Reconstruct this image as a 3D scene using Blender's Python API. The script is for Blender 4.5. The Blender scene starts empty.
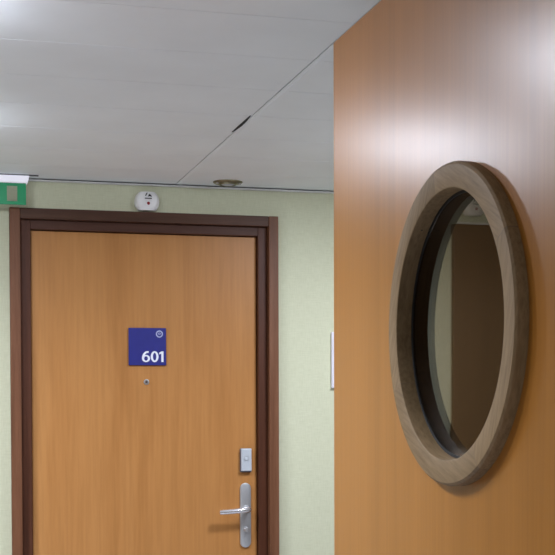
import bpy, bmesh, math, random
from mathutils import Vector, Matrix
random.seed(7)
PI = math.pi
C = bpy.context.scene.collection
sc = bpy.context.scene

# ------------------------------------------------------------------ materials
def mat(name):
    m = bpy.data.materials.new(name); m.use_nodes = True
    nt = m.node_tree; b = nt.nodes['Principled BSDF']
    return m, nt, b
def N(nt, t, **kw):
    n = nt.nodes.new(t)
    for k, v in kw.items():
        if k in n.inputs: n.inputs[k].default_value = v
        else: setattr(n, k, v)
    return n
def L(nt, a, b): nt.links.new(a, b)
def coords(nt, scale=(1, 1, 1), kind='Object'):
    tc = N(nt, 'ShaderNodeTexCoord'); mp = N(nt, 'ShaderNodeMapping')
    mp.inputs['Scale'].default_value = scale
    L(nt, tc.outputs[kind], mp.inputs['Vector'])
    return mp.outputs['Vector']
def ramp(nt, fac, stops):
    r = N(nt, 'ShaderNodeValToRGB'); e = r.color_ramp.elements
    while len(e) < len(stops): e.new(0.5)
    for el, (p, c) in zip(e, stops): el.position = p; el.color = (*c, 1)
    L(nt, fac, r.inputs['Fac']); return r.outputs['Color']
def mixc(nt, fac, a, b, mode='MIX'):
    m = N(nt, 'ShaderNodeMix', data_type='RGBA', blend_type=mode)
    for i, v in ((0, fac), (6, a), (7, b)):
        if hasattr(v, 'is_linked'): L(nt, v, m.inputs[i])
        elif i == 0: m.inputs[0].default_value = v
        else: m.inputs[i].default_value = (*v, 1)
    return m.outputs[2]
def bump(nt, b, h, strength, dist):
    n = N(nt, 'ShaderNodeBump'); n.inputs['Strength'].default_value = strength
    n.inputs['Distance'].default_value = dist
    L(nt, h, n.inputs['Height']); L(nt, n.outputs['Normal'], b.inputs['Normal'])

def plain(name, col, rough=0.5, metal=0.0, spec=0.5, var=0.06, scale=40):
    """a painted / moulded surface with slight unevenness"""
    m, nt, b = mat(name)
    n = N(nt, 'ShaderNodeTexNoise', Scale=scale, Detail=4.0)
    L(nt, coords(nt), n.inputs['Vector'])
    lo = tuple(c * (1 - var) for c in col); hi = tuple(min(1, c * (1 + var)) for c in col)
    L(nt, ramp(nt, n.outputs['Fac'], [(0.3, lo), (0.7, hi)]), b.inputs['Base Color'])
    b.inputs['Roughness'].default_value = rough; b.inputs['Metallic'].default_value = metal
    b.inputs['Specular IOR Level'].default_value = spec
    return m

def wood(name, dark, mid, light, across, along=1.0, rough=0.35, spec=0.5, ior=1.5, fine=0.35, axis='Z', wav=0.0, bmp=0.05):
    """straight-grained wood: noise stretched along the grain, fine pores over it"""
    m, nt, b = mat(name)
    def sc_(a, l): return {'Z': (a, a, l), 'X': (l, a, a), 'Y': (a, l, a)}[axis]
    w = N(nt, 'ShaderNodeTexNoise', Scale=1.0, Detail=1.0)
    L(nt, coords(nt, sc_(2.4, 1.1)), w.inputs['Vector'])
    base = coords(nt, sc_(across, along))
    if wav:
        vm = N(nt, 'ShaderNodeVectorMath', operation='SCALE'); L(nt, w.outputs['Color'], vm.inputs[0]); vm.inputs['Scale'].default_value = wav
        va = N(nt, 'ShaderNodeVectorMath', operation='ADD'); L(nt, base, va.inputs[0]); L(nt, vm.outputs[0], va.inputs[1]); base = va.outputs[0]
    n1 = N(nt, 'ShaderNodeTexNoise', Scale=1.0, Detail=5.0, Roughness=0.6)
    L(nt, base, n1.inputs['Vector'])
    n2 = N(nt, 'ShaderNodeTexNoise', Scale=1.0, Detail=3.0, Roughness=0.6)
    L(nt, coords(nt, sc_(across * 9, along * 7)), n2.inputs['Vector'])
    c1 = ramp(nt, n1.outputs['Fac'], [(0.28, dark), (0.5, mid), (0.74, light)])
    c2 = ramp(nt, n2.outputs['Fac'], [(0.35, (0.72, 0.68, 0.62)), (0.62, (1.08, 1.08, 1.08))])
    L(nt, mixc(nt, fine, c1, c2, 'MULTIPLY'), b.inputs['Base Color'])
    b.inputs['Roughness'].default_value = rough
    b.inputs['Specular IOR Level'].default_value = spec
    b.inputs['IOR'].default_value = ior
    bump(nt, b, n2.outputs['Fac'], bmp, 0.001)
    return m

M = {}
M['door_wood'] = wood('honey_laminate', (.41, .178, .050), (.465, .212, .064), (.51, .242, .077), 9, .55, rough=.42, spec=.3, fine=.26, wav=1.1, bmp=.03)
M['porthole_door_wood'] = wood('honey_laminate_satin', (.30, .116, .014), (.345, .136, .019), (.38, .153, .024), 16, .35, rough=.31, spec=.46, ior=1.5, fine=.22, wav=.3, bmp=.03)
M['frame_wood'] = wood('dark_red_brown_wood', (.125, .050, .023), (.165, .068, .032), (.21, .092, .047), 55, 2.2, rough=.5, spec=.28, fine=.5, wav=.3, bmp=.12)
M['jamb_wood_shaded'] = wood('shaded_red_brown_wood', (.058, .018, .007), (.078, .0245, .010), (.098, .033, .015), 55, 2.2, rough=.5, spec=.28, fine=.5, wav=.3, bmp=.12)  # frame wood darkened: the shade of the recess is put into the colour
M['jamb_wood_shaded_h'] = wood('shaded_red_brown_wood_across', (.06, .022, .012), (.078, .030, .017), (.10, .041, .025), 55, 2.2, rough=.5, spec=.28, fine=.5, wav=.3, bmp=.12, axis='X')  # cross-grained twin, recess shade at the head put into the colour
M['brown_wood'] = wood('mid_brown_veneer', (.175, .108, .048), (.205, .129, .058), (.235, .149, .070), 14, .6, rough=.5, fine=.25, wav=.6)
M['frame_wood_shaded_h'] = wood('dark_red_brown_wood_head_shade', (.056, .023, .012), (.074, .032, .017), (.097, .043, .024), 55, 2.2, rough=.5, spec=.28, fine=.5, wav=.3, bmp=.12, axis='X')  # head architrave: frame wood darkened to carry the shade up there

# laminated oak ring: each segment has its own tone and straight grain
def ring_wood():
    m, nt, b = mat('grey_brown_oak_segments')
    tc = N(nt, 'ShaderNodeTexCoord'); sep = N(nt, 'ShaderNodeSeparateXYZ'); L(nt, tc.outputs['Object'], sep.inputs[0])
    at = N(nt, 'ShaderNodeMath', operation='ARCTAN2'); L(nt, sep.outputs['Z'], at.inputs[0]); L(nt, sep.outputs['Y'], at.inputs[1])
    dg = N(nt, 'ShaderNodeMath', operation='MULTIPLY'); L(nt, at.outputs[0], dg.inputs[0]); dg.inputs[1].default_value = 180/PI
    ps = N(nt, 'ShaderNodeMath', operation='FLOORED_MODULO'); L(nt, dg.outputs[0], ps.inputs[0]); ps.inputs[1].default_value = 360
    mid = None; idx = None; ge = None
    for k, (t, step) in enumerate(((80, 87.5), (150, 80), (240, 92.5), (335, 100))):   # joints and the turn from one segment to the next
        g = N(nt, 'ShaderNodeMath', operation='GREATER_THAN'); L(nt, ps.outputs[0], g.inputs[0]); g.inputs[1].default_value = t
        m_ = N(nt, 'ShaderNodeMath', operation='MULTIPLY_ADD'); L(nt, g.outputs[0], m_.inputs[0]); m_.inputs[1].default_value = math.radians(step)
        if mid: L(nt, mid.outputs[0], m_.inputs[2])
        else: m_.inputs[2].default_value = math.radians(27.5)
        mid = m_
        e_ = N(nt, 'ShaderNodeMath', operation='COMPARE'); L(nt, ps.outputs[0], e_.inputs[0]); e_.inputs[1].default_value = t; e_.inputs[2].default_value = .22
        if ge:
            q_ = N(nt, 'ShaderNodeMath', operation='ADD'); L(nt, ge.outputs[0], q_.inputs[0]); L(nt, e_.outputs[0], q_.inputs[1]); ge = q_
        else: ge = e_
    sn = N(nt, 'ShaderNodeMath', operation='SINE'); L(nt, mid.outputs[0], sn.inputs[0])   # the same tone for 27.5 and 387.5 degrees
    wn = N(nt, 'ShaderNodeTexWhiteNoise', noise_dimensions='1D')
    rd = N(nt, 'ShaderNodeMath', operation='SNAP'); L(nt, sn.outputs[0], rd.inputs[0]); rd.inputs[1].default_value = .05; L(nt, rd.outputs[0], wn.inputs['W'])
    neg = N(nt, 'ShaderNodeMath', operation='MULTIPLY'); L(nt, mid.outputs[0], neg.inputs[0]); neg.inputs[1].default_value = -1
    rot = N(nt, 'ShaderNodeVectorRotate', rotation_type='X_AXIS'); L(nt, tc.outputs['Object'], rot.inputs['Vector']); L(nt, neg.outputs[0], rot.inputs['Angle'])
    mp = N(nt, 'ShaderNodeMapping'); mp.inputs['Scale'].default_value = (180, 180, 16); L(nt, rot.outputs[0], mp.inputs['Vector'])
    n = N(nt, 'ShaderNodeTexNoise', Scale=1.0, Detail=6.0, Roughness=.65); L(nt, mp.outputs[0], n.inputs['Vector'])
    c = ramp(nt, n.outputs['Fac'], [(.3, (.165, .105, .048)), (.5, (.222, .146, .071)), (.72, (.275, .184, .094))])
    tone = ramp(nt, wn.outputs['Value'], [(0, (.84, .84, .83)), (1, (1.1, 1.1, 1.08))])
    c = mixc(nt, 1.0, c, tone, 'MULTIPLY')
    # glue line at each joint
    c = mixc(nt, ge.outputs[0], c, (.19, .127, .07))
    L(nt, c, b.inputs['Base Color']); b.inputs['Roughness'].default_value = .6; b.inputs['Specular IOR Level'].default_value = .3
    bump(nt, b, n.outputs['Fac'], .15, .001)
    return m
M['ring_wood'] = ring_wood()

def wallpaper():
    m, nt, b = mat('pale_green_woven_wallpaper')
    a = N(nt, 'ShaderNodeTexNoise', Scale=1.0, Detail=3.0); L(nt, coords(nt, (260, 260, 30)), a.inputs['Vector'])
    c = N(nt, 'ShaderNodeTexNoise', Scale=1.0, Detail=3.0); L(nt, coords(nt, (30, 30, 260)), c.inputs['Vector'])
    ad = N(nt, 'ShaderNodeMath', operation='ADD'); L(nt, a.outputs['Fac'], ad.inputs[0]); L(nt, c.outputs['Fac'], ad.inputs[1])
    hf = N(nt, 'ShaderNodeMath', operation='MULTIPLY'); L(nt, ad.outputs[0], hf.inputs[0]); hf.inputs[1].default_value = .5
    L(nt, ramp(nt, hf.outputs[0], [(.36, (.595, .612, .430)), (.64, (.665, .682, .498))]), b.inputs['Base Color'])
    b.inputs['Roughness'].default_value = .75; b.inputs['Specular IOR Level'].default_value = .25
    bump(nt, b, hf.outputs[0], .2, .001)
    return m
M['wall'] = wallpaper()
M['ceiling_panel'] = plain('grey_white_enamelled_panel', (.84, .89, .92), rough=.55, spec=.22, var=.025, scale=5)
M['ceiling_dark'] = plain('ceiling_void', (.015, .015, .016), rough=.9)
M['white_trim'] = plain('white_enamel_trim', (.78, .79, .79), rough=.4, var=.02)
M['white_plastic'] = plain('white_plastic', (.88, .88, .87), rough=.32, var=.015)
M['lilac_white'] = plain('cool_white_plastic', (.78, .77, .84), rough=.35, var=.015)
M['vinyl'] = plain('grey_vinyl', (.44, .44, .45), rough=.6, spec=.3, var=.08, scale=60)
M['alu'] = plain('satin_aluminium', (.60, .62, .64), rough=.36, metal=.75, var=.03, scale=90)
M['chrome'] = plain('bright_chrome', (.82, .82, .85), rough=.16, metal=.8, var=.02)
M['dark_metal'] = plain('dark_grey_metal', (.09, .09, .10), rough=.4, metal=.6)
M['bell_grey'] = plain('pale_grey_plastic', (.50, .54, .58), rough=.4, var=.02)
M['bell_side'] = plain('slate_grey_plastic', (.10, .11, .15), rough=.5)
M['blue'] = plain('deep_blue_acrylic', (.018, .021, .20), rough=.42, var=.04)
M['white_print'] = plain('white_print', (.80, .83, .90), rough=.45, var=.01)
M['pale_blue_print'] = plain('pale_blue_print', (.42, .46, .66), rough=.45, var=.01)
M['black'] = plain('black_print', (.012, .012, .014), rough=.5)
M['rubber'] = plain('black_rubber_gasket', (.012, .012, .011), rough=.7)
M['olive_metal'] = plain('tarnished_brass', (.28, .26, .17), rough=.35, metal=.85, var=.15)
M['green'] = plain('exit_green_print', (.0, .30, .11), rough=.4, var=.03)

def emit(name, col, strength, base=(.8, .8, .8)):
    m, nt, b = mat(name)
    n = N(nt, 'ShaderNodeTexNoise', Scale=6.0); L(nt, coords(nt), n.inputs['Vector'])
    L(nt, ramp(nt, n.outputs['Fac'], [(.3, tuple(c * .97 for c in col)), (.7, col)]), b.inputs['Emission Color'])
    b.inputs['Base Color'].default_value = (*base, 1); b.inputs['Emission Strength'].default_value = strength
    return m
M['lit_bar'] = emit('lit_diffuser', (.90, .88, 1.0), .40, (.6, .6, .65))
M['led_red'] = emit('red_indicator', (.5, .0, .01), .06, (.20, .008, .012))

def glass(name, col, rough=.0, ior=1.5):
    m, nt, b = mat(name)
    n = N(nt, 'ShaderNodeTexNoise', Scale=3.0); L(nt, coords(nt), n.inputs['Vector'])
    L(nt, ramp(nt, n.outputs['Fac'], [(.3, tuple(c * .98 for c in col)), (.7, col)]), b.inputs['Base Color'])
    b.inputs['Transmission Weight'].default_value = 1; b.inputs['Roughness'].default_value = rough; b.inputs['IOR'].default_value = ior
    return m
M['glass'] = glass('smoky_glass', (.25, .205, .155), ior=1.20)
M['acrylic'] = glass('clear_acrylic', (.97, .98, .97), ior=1.3)

# ------------------------------------------------------------------ mesh helpers
def add_box(bm, x0, x1, y0, y1, z0, z1, bev=0.0, seg=2):
    b = bmesh.new()
    bmesh.ops.create_cube(b, size=1)
    for v in b.verts:
        v.co = Vector((x0 + (v.co.x + .5) * (x1 - x0), y0 + (v.co.y + .5) * (y1 - y0), z0 + (v.co.z + .5) * (z1 - z0)))
    if bev: bmesh.ops.bevel(b, geom=b.edges[:], offset=bev, segments=seg, profile=.5, affect='EDGES')
    merge(bm, b)
def merge(bm, b):
    me = bpy.data.meshes.new('tmp'); b.to_mesh(me); b.free(); bm.from_mesh(me); bpy.data.meshes.remove(me)
def add_lathe(bm, prof, mtx=Matrix(), n=48, closed=False):
    """prof: (radius, height) spun about the local Z axis, then moved by mtx"""
    b = bmesh.new(); rings = []
    for r, h in prof:
        if r < 1e-6: rings.append([b.verts.new((0, 0, h))])
        else: rings.append([b.verts.new((r * math.cos(2*PI*k/n), r * math.sin(2*PI*k/n), h)) for k in range(n)])
    pairs = list(zip(rings, rings[1:])) + ([(rings[-1], rings[0])] if closed else [])
    for A, B in pairs:
        for k in range(n):
            j = (k + 1) % n
            if len(A) == 1 and len(B) == 1: continue
            if len(A) == 1: b.faces.new((A[0], B[j], B[k]))
            elif len(B) == 1: b.faces.new((A[k], A[j], B[0]))
            else: b.faces.new((A[k], A[j], B[j], B[k]))
    bmesh.ops.recalc_face_normals(b, faces=b.faces[:])
    b.transform(mtx); merge(bm, b)
def add_prism(bm, poly, d0, d1, plane='XZ', bev=0.0):
    """poly in the XZ (or YZ) plane extruded from depth d0 to d1"""
    b = bmesh.new()
    mk = (lambda p, d: (p[0], d, p[1])) if plane == 'XZ' else (lambda p, d: (d, p[0], p[1]))
    f = b.faces.new([b.verts.new(mk(p, d0)) for p in poly])
    r = bmesh.ops.extrude_face_region(b, geom=[f])
    vs = [g for g in r['geom'] if isinstance(g, bmesh.types.BMVert)]
    bmesh.ops.translate(b, verts=vs, vec=Vector(mk((0, 0), d1)) - Vector(mk((0, 0), d0)))
    bmesh.ops.recalc_face_normals(b, faces=b.faces[:])
    if bev: bmesh.ops.bevel(b, geom=[e for e in b.edges], offset=bev, segments=2, profile=.5, affect='EDGES')
    merge(bm, b)
def add_ring(bm, cx, cz, ro, ri, d0, d1, n=40, a0=0, a1=2*PI):
    """flat ring (or arc) in the XZ plane"""
    full = abs(a1 - a0 - 2*PI) < 1e-6
    b = bmesh.new(); k = n if full else n + 1; R = []
    for i in range(k):
        a = a0 + (a1 - a0) * i / n
        R.append([b.verts.new((cx + r * math.cos(a), d, cz + r * math.sin(a))) for r, d in ((ro, d0), (ro, d1), (ri, d1), (ri, d0))])
    for i in range(k if full else k - 1):
        A, B = R[i], R[(i + 1) % k]
        for q in range(4): b.faces.new((A[q], B[q], B[(q+1) % 4], A[(q+1) % 4]))
    if not full: b.faces.new(R[0]); b.faces.new(R[-1])
    bmesh.ops.recalc_face_normals(b, faces=b.faces[:]); merge(bm, b)
def add_tube(bm, pts, rad, n=16):
    b = bmesh.new(); R = []
    P = [Vector(p) for p in pts]
    for i, p in enumerate(P):
        t = (P[min(i+1, len(P)-1)] - P[max(i-1, 0)]).normalized()
        a = t.cross(Vector((0, 0, 1)) if abs(t.z) < .9 else Vector((1, 0, 0))).normalized(); c = t.cross(a)
        rr = rad[i] if isinstance(rad, (list, tuple)) else rad
        R.append([b.verts.new(p + a * rr * math.cos(2*PI*k/n) + c * rr * math.sin(2*PI*k/n)) for k in range(n)])
    for A, B in zip(R, R[1:]):
        for k in range(n): b.faces.new((A[k], A[(k+1) % n], B[(k+1) % n], B[k]))
    b.faces.new(R[0]); b.faces.new(R[-1])
    bmesh.ops.recalc_face_normals(b, faces=b.faces[:]); merge(bm, b)
def obj(name, bm, m, parent=None, smooth=False, loc=(0, 0, 0), angle=40):
    me = bpy.data.meshes.new(name); bm.to_mesh(me); bm.free()
    me.materials.append(m)
    if smooth:
        for p in me.polygons: p.use_smooth = True
        me.set_sharp_from_angle(angle=math.radians(angle))
    o = bpy.data.objects.new(name, me); C.objects.link(o); o.location = loc
    if parent: o.parent = parent
    return o
def tag(o, label, cat=None, group=None, kind=None):
    o['label'] = label
    if cat: o['category'] = cat
    if group: o['group'] = group
    if kind: o['kind'] = kind
    return o
def thing(name, label, cat, loc, group=None, kind=None):
    o = bpy.data.objects.new(name, None); C.objects.link(o); o.location = loc; o.empty_display_size = .05
    return tag(o, label, cat, group, kind)
NB = bmesh.new

# ------------------------------------------------------------------ the room (metres; the numbered door's wall is y = 0)
HC = 2.203                                  # underside of the ceiling panels
XL, XR, YB = -1.75, 3.6, -7.2               # left wall, right wall, wall behind the viewer
DX = 1.661                                  # distance from one cabin door to the next

def wall_with_holes(x0, x1, z0, z1, y0, y1, holes):
    xs = sorted({x0, x1, *[h[0] for h in holes], *[h[1] for h in holes]})
    zs = sorted({z0, z1, *[h[3] for h in holes], *[h[2] for h in holes]})
    bm = NB(); V = {}
    def v(x, z):
        if (x, z) not in V: V[(x, z)] = bm.verts.new((x, y0, z))
        return V[(x, z)]
    for a, b in zip(xs, xs[1:]):
        for c, d in zip(zs, zs[1:]):
            if any(h[0] <= a and b <= h[1] and h[2] <= c and d <= h[3] for h in holes): continue
            bm.faces.new((v(a, c), v(b, c), v(b, d), v(a, d)))
    r = bmesh.ops.extrude_face_region(bm, geom=bm.faces[:])
    bmesh.ops.translate(bm, verts=[g for g in r['geom'] if isinstance(g, bmesh.types.BMVert)], vec=(0, y1 - y0, 0))
    bmesh.ops.recalc_face_normals(bm, faces=bm.faces[:])
    return bm
HX0, HX1, HZ = .264, 1.155, 2.064           # structural opening of a cabin door
o = obj('wall_back', wall_with_holes(XL, XR, 0, HC + .1, 0, .12, [(HX0, HX1, 0, HZ)]), M['wall'])
tag(o, 'pale green papered wall around the brown framed door numbered 601', 'wall', kind='structure')
bm = NB(); add_box(bm, XL - .1, XL, YB, .12, 0, HC + .1); tag(obj('wall_left', bm, M['brown_wood']), 'brown panelled wall on the left outside the picture', 'wall', kind='structure')
bm = NB(); add_box(bm, XR, XR + .1, YB, .12, 0, HC + .1); tag(obj('wall_right', bm, M['brown_wood']), 'brown panelled wall on the right beyond the open door', 'wall', kind='structure')
bm = NB(); add_box(bm, XL - .1, XR + .1, YB - .1, YB, 0, HC + .1); tag(obj('wall_front', bm, M['wall']), 'pale green wall behind the viewer', 'wall', kind='structure')
bm = NB(); add_box(bm, .80, XR, -3.45, -3.33, 0, HC + .002); tag(obj('wall_partition', bm, M['brown_wood']), 'cross wall that carries the open wooden door with the round window', 'wall', kind='structure')
bm = NB(); add_box(bm, XL - .1, XR + .1, YB - .1, .22, -.1, 0); tag(obj('floor', bm, M['vinyl']), 'grey vinyl floor below the picture', 'floor', kind='structure')

# ceiling: strips parallel to the door wall, in two fields either side of a dark seam
SEAM = .811
ceil = thing('ceiling', 'grey white ceiling of long enamelled panels split by one dark seam', 'ceiling', (0, 0, HC), kind='structure')
PIT = .2885
def panel_field(x0, x1, name, off=0.0):
    bm = NB(); y = -.030 ; k = 0
    y1 = -.030
    edges = [-.030] + [-PIT * i for i in range(1, 26)]
    for ya, yb in zip(edges, edges[1:]):
        if yb < YB: yb = YB
        # chamfered long edges leave a fine V joint between neighbours
        g = .0001; c = .0018
        b = NB()
        prof = [(ya - g, .014), (ya - g, c), (ya - g - c, 0), (yb + g + c, 0), (yb + g, c), (yb + g, .014)]
        f0 = [b.verts.new((x0, p[0], p[1])) for p in prof]; f1 = [b.verts.new((x1, p[0], p[1])) for p in prof]
        b.faces.new(f0); b.faces.new(f1)
        for i in range(len(prof)): b.faces.new((f0[i], f0[(i+1) % len(prof)], f1[(i+1) % len(prof)], f1[i]))
        bmesh.ops.recalc_face_normals(b, faces=b.faces[:]); merge(bm, b)
        if yb <= YB: break
    return obj(name, bm, M['ceiling_panel'], ceil)
panel_field(XL, SEAM - .0017, 'panel_strips')
panel_field(SEAM + .0017, XR, 'panel_strips')
bm = NB()                                                           # the panel edge that sags open along the seam
add_prism(bm, [(-.94, 0), (-.99, -.003), (-1.05, -.0055), (-1.10, -.005), (-1.16, 0)], SEAM - .0068, SEAM - .0024, 'YZ')
obj('seam_lip', bm, M['ceiling_dark'], ceil)
bm = NB(); add_box(bm, XL - .1, XR + .1, YB - .1, .0, .016, .05); obj('void', bm, M['ceiling_dark'], ceil)
bm = NB(); add_box(bm, XL - .1, XR + .1, YB - .1, .22, .10, .14); obj('slab', bm, M['ceiling_dark'], ceil)
bm = NB(); add_box(bm, SEAM + .012, SEAM + .022, YB, -.03, -.0007, 0); obj('seam_rail', bm, M['ceiling_panel'], ceil)
# white angle along the wall head, a shadow gap above it
bm = NB(); add_box(bm, XL, XR, -.028, 0, -.0064, -.0036, .0006); add_box(bm, XL, XR, -.003, 0, -.0064, .014)
o = obj('trim_1', bm, M['white_trim'], loc=(0, 0, HC)); tag(o, 'thin white edge strip where the pale green wall meets the ceiling', 'trim', kind='structure')

# ------------------------------------------------------------------ cabin doors in the far wall
def door_frame(name, label, x):
    f = thing(name, label, 'door frame', (x, 0, 0), kind='structure')
    T = 2.101; O0, O1 = .228, 1.191
    for a, b in ((O0, HX0), (HX1, O1)):
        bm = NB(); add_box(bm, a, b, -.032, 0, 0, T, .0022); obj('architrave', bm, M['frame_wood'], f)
    bm = NB(); add_box(bm, HX0 + .0003, HX1 - .0003, -.0315, 0, HZ - .001, T - .0006, .0022); obj('head_architrave', bm, M['frame_wood_shaded_h'], f)
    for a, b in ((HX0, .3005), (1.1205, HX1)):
        bm = NB(); add_box(bm, a, b, -.004, .115, 0, HZ, .0018); obj('jamb', bm, M['jamb_wood_shaded'], f)
    bm = NB(); add_box(bm, .3005, 1.1205, -.004, .115, 2.0305, HZ, .0018); obj('head_jamb', bm, M['jamb_wood_shaded_h'], f)
    return f
def cabin_door(name, label, x):
    d = thing(name, label, 'door', (x, 0, 0), kind='structure')
    bm = NB(); add_box(bm, .3025, 1.1185, .021, .063, 0.002, 2.0285, .0012); obj('door_leaf', bm, M['door_wood'], d)
    return d
def handle_set(d):
    # long rounded back plate with a lever pointing left and a round thumb turn below
    y = .021; cx, z0, z1, w = 1.0745, .885, 1.124, .0205
    pts = [(cx + w * math.cos(a), z1 - w + w * math.sin(a)) for a in [PI * i / 14 for i in range(15)]]
    pts += [(cx + w * math.cos(a), z0 + w + w * math.sin(a)) for a in [PI + PI * i / 14 for i in range(15)]]
    bm = NB(); add_prism(bm, pts, y - .0085, y, bev=.0018); p = obj('handle_plate', bm, M['alu'], d, True)
    p['label'] = 'long rounded satin metal back plate'
    bm = NB()
    add_lathe(bm, [(0, 0), (.0135, 0), (.0135, .006), (.0115, .008), (0, .008)], Matrix.Translation((cx + .004, y - .0085, 1.029)) @ Matrix.Rotation(PI/2, 4, 'X'), 32)
    obj('rose', bm, M['alu'], p, True)
    bm = NB(); pts = [(cx + .004, y - .014, 1.029), (cx + .004, y - .040, 1.029), (cx + .003, y - .047, 1.029), (cx - .001, y - .053, 1.0290), (cx - .008, y - .056, 1.0288), (cx - .03, y - .057, 1.0270), (cx - .06, y - .0565, 1.0245), (cx - .097, y - .055, 1.0225), (cx - .108, y - .0548, 1.0220)]
    add_tube(bm, pts, [.0092, .0092, .0096, .0100, .0100, .0098, .0096, .0094, .0084], 20); obj('lever', bm, M['chrome'], p, True, angle=60)
    bm = NB(); q = Matrix.Translation((cx + .001, y - .0085, .952)) @ Matrix.Rotation(PI/2, 4, 'X')
    add_lathe(bm, [(0, 0), (.0105, 0), (.0105, .004), (.0095, .012), (.0075, .0145), (0, .0145)], q, 32)
    add_box(bm, cx - .0022, cx + .0042, y - .030, y - .021, .944, .961, .001); obj('thumb_turn', bm, M['alu'], p, True)
def peephole(d):
    y = .021; bm = NB(); q = Matrix.Translation((.7095, y, 1.4965)) @ Matrix.Rotation(PI/2, 4, 'X')
    add_lathe(bm, [(.0048, 0), (.0102, 0), (.0102, .0022), (.0086, .0046), (.0062, .005), (.0048, .0022), (.0048, 0)], q, 32)
    p = obj('peephole', bm, M['alu'], d, True); p['label'] = 'small chrome spy hole below the number plate'
    bm = NB(); add_lathe(bm, [(.0038, .0022), (.0030, .0034), (.0016, .0042), (0, .0044)], q, 24); obj('lens', bm, M['dark_metal'], p, True)

door_frame('trim_2', 'dark red brown wooden frame around the door numbered 601', 0)
d601 = cabin_door('door_1', 'closed honey wood door carrying the blue 601 plate and silver lever', 0)
handle_set(d601); peephole(d601)
dn = thing('door_2', 'closed flush brown door glimpsed dimly through the round window', 'door', (DX, 0, 0), kind='structure')
bm = NB(); add_box(bm, .228, 1.191, -.022, 0, .002, 2.098, .002); obj('door_leaf', bm, M['brown_wood'], dn)
bm = NB(); add_box(bm, .228, 1.191, -.026, 0, 2.0985, 2.106, .001); obj('top_strip', bm, M['white_trim'], dn)
bm = NB(); add_box(bm, 1.12, 1.14, -.05, -.022, .95, 1.15, .004); obj('pull_handle', bm, M['alu'], dn)

dl = thing('door_4', 'unseen flush brown door added left of the picture for its reflection', 'door', (-1.40, 0, 0), kind='structure')  # unseen door, added so the glass and glossy leaf reflect brown
bm = NB(); add_box(bm, 0, .963, -.022, 0, .002, 2.098, .002); obj('door_leaf', bm, M['brown_wood'], dl)
bm = NB(); add_box(bm, .05, .07, -.05, -.022, .95, 1.15, .004); obj('pull_handle', bm, M['alu'], dl)

# blue number plate
YF = .021
s = thing('number_plate', 'square blue plate with white number 601 and a round emblem', 'sign', (.713, YF, 1.6225))
bm = NB(); add_box(bm, -.068, .068, -.008, -.001, -.0660, .0685, .0015); obj('plate', bm, M['blue'], s)
bm = NB(); add_box(bm, -.055, .055, -.001, 0, -.055, .055); obj('backing', bm, M['dark_metal'], s)
def put_digit(bm, x, z):
    bm.transform(Matrix.Translation((x, -.0081, z))); obj('digit', bm, M['white_print'], s)
def band(bm, cx, cz, rxo, rzo, rxi, rzi, a0, a1, n=40, front=-.0006):
    """elliptical stroke whose thickness may differ across and along"""
    pts = lambda rx, rz: [(cx + rx * math.cos(a0 + (a1 - a0) * i / n), cz + rz * math.sin(a0 + (a1 - a0) * i / n)) for i in range(n + 1)]
    A, B = pts(rxo, rzo), pts(rxi, rzi); b = NB()
    va = [[b.verts.new((p[0], d, p[1])) for p in P] for P in (A, B) for d in (front, 0)]
    for i in range(n):
        for p, q in ((0, 2), (1, 3), (0, 1), (2, 3)): b.faces.new((va[p][i], va[p][i+1], va[q][i+1], va[q][i]))
    b.faces.new((va[0][0], va[1][0], va[3][0], va[2][0])); b.faces.new((va[0][n], va[1][n], va[3][n], va[2][n]))
    bmesh.ops.remove_doubles(b, verts=b.verts[:], dist=1e-7)
    bmesh.ops.recalc_face_normals(b, faces=b.faces[:]); merge(bm, b)
H = .0392
bm = NB()                                                           # 6: bowl and a swept stem
band(bm, .0148, .0125, .0148, .0130, .0066, .0078, 0, 2*PI)
band(bm, .0205, .0125, .0205, H - .0125, .0123, H - .0125 - .0066, .42*PI, PI, front=-.0009)
put_digit(bm, -.0205, -.0540)
bm = NB(); band(bm, .0142, H/2 - .0003, .0142, H/2 + .0003, .0060, H/2 - .0058, 0, 2*PI); put_digit(bm, .0115, -.0540)
bm = NB(); add_prism(bm, [(.0078, 0), (.0160, 0), (.0160, H - .0006), (.0092, H - .0006), (0, H - .0058), (.0015, H - .0118), (.0078, H - .0088)], -.0006, 0); put_digit(bm, .0420, -.0540)
bm = NB(); add_ring(bm, .0435, .0470, .0128, .0088, -.0086, -.0080)
add_ring(bm, .0435, .0452, .0066, .0044, -.0086, -.0080, 16, .15*PI, .85*PI); add_box(bm, .0392, .0478, -.0086, -.0080, .0440, .0458)
obj('emblem', bm, M['pale_blue_print'], s)['label'] = 'small pale ring emblem'

# door bell / card unit above the handle
s = thing('door_bell', 'small pale grey box with round button above the silver lever handle', 'door bell', (1.0755, YF, 1.165))
bm = NB(); add_box(bm, -.0212, .0212, -.014, 0, -.001, .0865, .003); obj('housing', bm, M['bell_side'], s)
bm = NB(); add_box(bm, -.0196, .0196, -.0205, -.012, .0035, .0862, .0025)
fc = obj('front_cover', bm, M['bell_grey'], s)
bm = NB(); q = Matrix.Translation((0, -.0205, .0490)) @ Matrix.Rotation(PI/2, 4, 'X')
add_lathe(bm, [(.0086, 0), (.0098, 0), (.0098, .0010), (.0086, .0010)], q, 32, True); obj('button_ring', bm, M['alu'], fc, True)
bm = NB(); add_lathe(bm, [(0, 0), (.0076, 0), (.0074, .0014), (.0060, .0020), (0, .0022)], q, 32); obj('button', bm, M['bell_grey'], fc, True)

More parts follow.
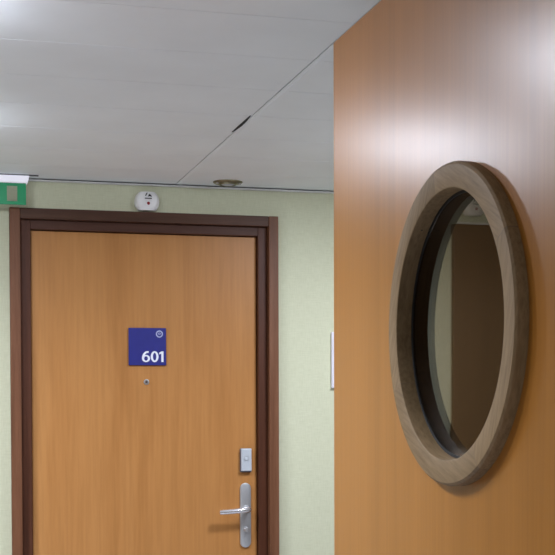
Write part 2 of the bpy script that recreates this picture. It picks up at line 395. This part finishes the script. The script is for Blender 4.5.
# ------------------------------------------------------------------ wall units
def alarm(label, x, z, group):
    s = thing('smoke_alarm', label, 'alarm', (x, 0, z), group)
    # a dome cut flat at the top and the bottom
    b = NB(); R = .0445; prof = [(R, 0), (R, .010), (R * .975, .018), (R * .90, .026), (R * .76, .032), (R * .55, .0355), (R * .28, .037), (0, .0372)]
    add_lathe(b, prof, Matrix.Rotation(PI/2, 4, 'X'), 64)
    for zz, nn in ((.0335, 1), (-.0325, -1)):
        bmesh.ops.bisect_plane(b, geom=b.verts[:] + b.edges[:] + b.faces[:], plane_co=(0, 0, zz), plane_no=(0, 0, nn), clear_outer=True)
        e = [x_ for x_ in b.edges if x_.is_boundary and all(abs(v.co.z - zz) < 1e-5 for v in x_.verts)]
        bmesh.ops.contextual_create(b, geom=e)
    obj('cover', b, M['white_plastic'], s, True, angle=35)
    bm = NB(); add_box(bm, -.0255, .0255, -.0360, -.02, -.0225, -.0045, .004); obj('lower_bezel', bm, M['white_plastic'], s, True)
    q = Matrix.Translation((.001, -.0355, -.0085)) @ Matrix.Rotation(PI/2, 4, 'X')
    bm = NB(); add_lathe(bm, [(0, 0), (.0056, 0), (.0054, .0018), (.0034, .0032), (0, .0036)], q, 24); obj('indicator', bm, M['led_red'], s, True)
    bm = NB(); y0, y1 = -.0402, -.028
    add_prism(bm, [(-.0015, .0145), (.0040, .0250), (.0100, .0205), (.0130, .0145), (.0060, .0165)], y0 + .002, y1, 'XZ')
    add_prism(bm, [(-.0115, .0185), (-.0050, .0285), (-.0018, .0285), (-.0075, .0175)], y0 + .003, y1, 'XZ')
    add_box(bm, -.0120, .0125, y0 + .0007, y1, .0070, .0102)
    obj('emblem', bm, M['black'], s)['label'] = 'small black emblem'
    return s
alarm('small white alarm unit with black emblem centred above the 601 door frame', .7105, 2.139, 'alarm units above the doors')
a = alarm('white alarm unit glimpsed at the top of the round window', 1.975, 2.165, 'alarm units above the doors')

s = thing('wall_plaque', 'white plaque on the pale wall half hidden by the open door', 'plaque', (1.50, 0, 1.5775))
bm = NB(); add_box(bm, -.100, .100, -.016, -.002, -.1045, .1045, .002); obj('plaque_panel', bm, M['lilac_white'], s)
bm = NB(); add_box(bm, -.092, .092, -.002, 0, -.096, .096); obj('backing', bm, M['dark_metal'], s)

# ------------------------------------------------------------------ exit sign under the ceiling at the left
s = thing('exit_sign', 'green exit sign hanging from a lit bar under the ceiling', 'exit sign', (.11, -.09, HC))
bm = NB(); add_box(bm, -.215, .213, -.008, .002, -.0036, 0); add_box(bm, -.16, .16, .002, .04, -.0036, 0); obj('mounting_plate', bm, M['dark_metal'], s)
b = NB(); add_box(b, -.18, .183, -.010, .036, -.0275, -.0036)
for v in b.verts:
    if v.co.z < -.02: v.co.x *= .965
bmesh.ops.bevel(b, geom=b.edges[:], offset=.0025, segments=2, profile=.5, affect='EDGES')
obj('light_bar', b, M['lit_bar'], s)['label'] = 'lit white light bar'
bm = NB(); add_box(bm, -.171, .171, -.0045, -.0005, -.1035, -.0285, .0004); pan = obj('clear_panel', bm, M['acrylic'], s)
# green print with the clear pictogram left open: doorway at the right end, runner beside it
bm = NB(); Z0, Z1, X0, X1 = -.1033, -.0300, -.1708, .1708; D0, D1 = -.0058, -.0048
dx0, dx1, dz0, dz1 = .1070, .1415, -.0915, -.0400
for x0, x1, z0, z1 in ((X0, dx0, Z0, dz0), (X0, dx0, dz1, Z1), (dx0, dx1, Z0, dz0), (dx0, dx1, dz1, Z1), (dx1, X1, Z0, Z1), (X0, dx0, dz0, dz1)):
    add_box(bm, x0, x1, D0, D1, z0, z1)
g = obj('green_print', bm, M['green'], s); g['label'] = 'green pictogram print with a pale doorway'
bm = NB(); e0, e1 = -.0066, -.0058
add_lathe(bm, [(0, 0), (.0055, 0), (.0055, .0008), (0, .0008)], Matrix.Translation((.024, e1, -.045)) @ Matrix.Rotation(PI/2, 4, 'X'), 20)
for p in ([(.050, -.052), (.060, -.050), (.072, -.064), (.064, -.072), (.054, -.063)], [(.066, -.070), (.074, -.068), (.090, -.090), (.083, -.093)],
          [(.062, -.071), (.068, -.066), (.058, -.086), (.042, -.088), (.042, -.083), (.054, -.081)], [(.050, -.053), (.054, -.058), (.038, -.068), (.034, -.064)]):
    add_prism(bm, [(x - .026, z) for x, z in p], e0, e1, 'XZ')
obj('runner', bm, M['white_print'], s)

# ------------------------------------------------------------------ small recessed spot near the wall head, switched off
s = thing('recessed_spotlight', 'small round recessed spotlight in the ceiling above the pale wall', 'spotlight', (.981, -.122, HC))
dn_ = Matrix.Rotation(PI, 4, 'X')
bm = NB(); add_lathe(bm, [(.0355, 0), (.0525, 0), (.0525, .0022), (.0490, .0055), (.0425, .0068), (.0375, .0045), (.0355, 0)], dn_, 48); obj('bezel', bm, M['olive_metal'], s, True)
bm = NB(); add_lathe(bm, [(.0352, 0), (.0352, .0062), (.0310, .0115), (.0270, .0115), (.0255, .004), (.0255, 0)], dn_, 48); obj('inner_ring', bm, M['olive_metal'], s, True)
bm = NB(); add_lathe(bm, [(.0250, 0), (.0250, .0090), (.0160, .0125), (0, .0135)], dn_, 40); obj('lamp_lens', bm, M['bell_grey'], s, True)
for k in range(2):
    bm = NB(); a = (0.35, PI - .35)[k]; add_box(bm, .043*math.cos(a) - .004, .043*math.cos(a) + .004, -.043*math.sin(a) - .003, -.043*math.sin(a) + .003, -.0105, -.004, .001)
    obj('spring_clip', bm, M['chrome'], s)

# ------------------------------------------------------------------ the open door with the round window (stands at a right angle to the far wall)
XD = .713; TH = .042; YC_, ZC = -2.752, 1.5548
Y0, Y1, ZT = -3.325, -2.1755, 2.1165
od = thing('door_3', 'open honey wood door with a round porthole window standing at the right', 'door', (XD, Y0, 0), kind='structure')
# leaf with a circular hole, rounded edges
def leaf_mesh():
    b = NB(); n = 96; rh = .2015; c = (YC_ - Y0, ZC); W = Y1 - Y0; z0 = .008; rc = .006
    def outer(a):
        dy, dz = math.cos(a), math.sin(a); t = 1e9
        if dy > 1e-9: t = min(t, (W - c[0]) / dy)
        if dy < -1e-9: t = min(t, -c[0] / dy)
        if dz > 1e-9: t = min(t, (ZT - c[1]) / dz)
        if dz < -1e-9: t = min(t, (z0 - c[1]) / dz)
        return (c[0] + t * dy, c[1] + t * dz)
    near = lambda y, z, k: math.atan2(z - c[1], y - c[0]) % (2*PI) + k
    angs = sorted([2*PI*k/n + .001 for k in range(n)] + [near(y, z, 0) for y, z in ((0, z0), (W, z0), (W, ZT), (0, ZT))])
    edge = [(rc * (1 - math.sin(a)), rc * (1 - math.cos(a))) for a in (0, PI/8, PI/4, 3*PI/8, PI/2)]        # (inset, depth)
    prof = edge + [(d, TH - x) for d, x in reversed(edge)]
    rows = []
    for a in angs:
        o_ = outer(a); hy, hz = c[0] + rh * math.cos(a), c[1] + rh * math.sin(a)
        row = [b.verts.new((0, hy, hz))]
        for d, x in prof: row.append(b.verts.new((x, min(max(o_[0], d), W - d), min(max(o_[1], z0 + d), ZT - d))))
        row.append(b.verts.new((TH, hy, hz))); rows.append(row)
    for A, B in zip(rows, rows[1:] + rows[:1]):
        for q in range(len(A)):
            k = (q + 1) % len(A); b.faces.new((A[q], B[q], B[k], A[k]))
    bmesh.ops.dissolve_degenerate(b, dist=1e-6, edges=b.edges[:])
    bmesh.ops.recalc_face_normals(b, faces=b.faces[:])
    return b
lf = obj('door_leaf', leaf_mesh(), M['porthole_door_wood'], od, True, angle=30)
for p in lf.data.polygons:
    if max(abs(c) for c in p.normal) > .9995: p.use_smooth = False
# turned ring: shoulder on the near face, lining through the leaf, flat ring on the far face; axis along x
RO, RI = .2312, .1938
prof = [(RO, .0002), (RO, -.0125), (RO - .0012, -.0155), (RO - .0045, -.0180), (RI + .0028, -.0180), (RI + .0008, -.0170), (RI, -.0150),
        (RI - .0006, .0070), (RI - .0006, TH + .0075), (RI + .001, TH + .009), (RO - .002, TH + .009), (RO, TH + .0075), (RO, TH + .0002), (.2013, TH + .0002), (.2013, .0002)]
# lathe local z -> world x
ax = Matrix.Rotation(PI/2, 4, 'Y')
bm = NB(); add_lathe(bm, prof, ax, 160, True)
pf = obj('porthole_frame', bm, M['ring_wood'], od, True, loc=(0, YC_ - Y0, ZC), angle=30); pf['label'] = 'round grey brown oak porthole frame built of segments'
bm = NB(); add_lathe(bm, [(RI - .0009, .0072), (RI - .0050, .0072), (RI - .0050, .0092), (RI - .0009, .0092)], ax, 128, True); obj('gasket', bm, M['rubber'], pf, True)
bm = NB(); add_lathe(bm, [(0, .0095), (RI - .001, .0095), (RI - .001, .0150), (0, .0150)], ax, 128); pg = obj('glass_pane', bm, M['glass'], pf, True, angle=30); pg['label'] = 'dark round glass pane'
for a in (-2.62, -1.92, .9, 2.5):                                   # filled nail holes in the lining
    bm = NB(); r = RI - .0004
    add_lathe(bm, [(0, 0), (.0016, 0), (.0016, .0006), (0, .0006)], Matrix.Translation((-.004, r * math.cos(a), r * math.sin(a))) @ Matrix.Rotation(a - PI/2, 4, 'X') @ Matrix.Rotation(PI/2, 4, 'X'), 12)
    obj('nail_head', bm, M['rubber'], pf)
for z in (.25, 1.0, 1.85):
    bm = NB(); add_lathe(bm, [(0, 0), (.008, 0), (.008, .1), (0, .1)], Matrix.Translation((TH + .008, -.004, z)), 20); add_box(bm, TH, TH + .006, -.006, .03, z, z + .1); obj('hinge', bm, M['alu'], od, True)
bm = NB(); add_box(bm, .757, .80, -3.45, -3.329, 0, HC + .0002, .001); tag(obj('trim_4', bm, M['frame_wood']), 'dark wooden jamb that carries the open porthole door', 'trim', kind='structure')

# ------------------------------------------------------------------ light: ceiling fittings out of the picture, some added as fill
COL = (.95, 1.0, 1.13)
def bowl_light(label, x, y, power, rad=.11, dep=.03):
    s = thing('ceiling_light', label, 'light', (x, y, HC), 'round opal ceiling lights')
    bm = NB(); add_lathe(bm, [(rad, 0), (rad + .022, 0), (rad + .022, .006), (rad + .010, .012), (rad, .008)], dn_, 48, True); obj('rim', bm, M['white_plastic'], s, True)
    bm = NB()                                                       # opal bowl, the lamp itself
    add_lathe(bm, [(rad * math.cos(a), dep * math.sin(a) + .004) for a in [PI/2 * i / 8 for i in range(8)]] + [(0, dep + .004)], dn_, 40)
    obj('opal_bowl', bm, emit('opal_bowl', COL, power / (PI * PI * rad * rad * 1.25)), s, True)
def down_light(label, x, y, power, rad=.10, spread=130):
    s = thing('downlight', label, 'light', (x, y, HC), 'recessed ceiling downlights')
    bm = NB(); add_lathe(bm, [(rad, 0), (rad + .02, 0), (rad + .02, .004), (rad + .008, .007), (rad, .004)], dn_, 48, True); obj('rim', bm, M['white_plastic'], s, True)
    bm = NB(); add_lathe(bm, [(0, 0), (rad, 0), (rad, .001), (0, .001)], dn_, 48); obj('diffuser', bm, emit('downlight_diffuser', COL, 3.0), s, True)
    l = bpy.data.lights.new('lamp', 'AREA'); l.shape = 'DISK'; l.size = rad * 2; l.energy = power; l.color = COL; l.spread = math.radians(spread)
    lo = bpy.data.objects.new('lamp', l); C.objects.link(lo); lo.location = (0, 0, -.009); lo.parent = s
bowl_light('round opal ceiling light nearest the door numbered 601', -.03, -.96, 9.6, .075)
bowl_light('round opal ceiling light second from the door numbered 601', -.05, -1.96, 14, .075)
down_light('recessed downlight left of the open porthole door', -.20, -2.40, 10)
down_light('unseen fill downlight added by the wall left of the 601 door', -.60, -1.00, 18, spread=150)  # added fill lamp, brightens the left wall and the numbered door
down_light('unseen fill downlight added over the viewer', -.20, -4.30, 8, spread=150)  # added fill lamp, raises the ambient light from behind
down_light('unseen fill downlight added furthest behind the viewer', -.20, -6.10, 8, spread=160)  # second added fill lamp for ambient light from the back
bowl_light('round opal ceiling light behind the open porthole door', 1.50, -1.05, 25, .15)

w = bpy.data.worlds.new('World'); sc.world = w; w.use_nodes = True
bg = w.node_tree.nodes['Background']; bg.inputs[0].default_value = (.8, .85, 1, 1); bg.inputs[1].default_value = 0.02

# ------------------------------------------------------------------ camera (upright lens shift, slight tilt)
F, CX, CY, EYE = 1233.0, 277.5, 424.0, 1.46
psi = math.atan(334.5 / 1233.0); pit = math.radians(-1.5); roll = .003
fw = Vector((math.sin(psi) * math.cos(pit), math.cos(psi) * math.cos(pit), math.sin(pit)))
r = Vector((math.cos(psi), -math.sin(psi), 0)); u = r.cross(fw)
r2 = r * math.cos(roll) - u * math.sin(roll); u2 = u * math.cos(roll) + r * math.sin(roll)
cam = bpy.data.cameras.new('Camera'); co = bpy.data.objects.new('Camera', cam); C.objects.link(co)
co.matrix_world = Matrix(((r2.x, u2.x, -fw.x, 0), (r2.y, u2.y, -fw.y, -4.4), (r2.z, u2.z, -fw.z, EYE), (0, 0, 0, 1)))
cam.sensor_width = 36; cam.sensor_fit = 'HORIZONTAL'; cam.lens = 36 * F / 555
cam.shift_x = (277.5 - CX) / 555; cam.shift_y = (CY - 277.5) / 555
cam.clip_start = .05
sc.camera = co
sc.view_settings.view_transform = 'Standard'; sc.view_settings.look = 'None'
sc.view_settings.gamma = 1; sc.view_settings.use_curve_mapping = False
sc.view_settings.exposure = 0.28
sc.cycles.max_bounces = 14; sc.cycles.diffuse_bounces = 6; sc.cycles.transmission_bounces = 10
sc.cycles.use_denoising = True
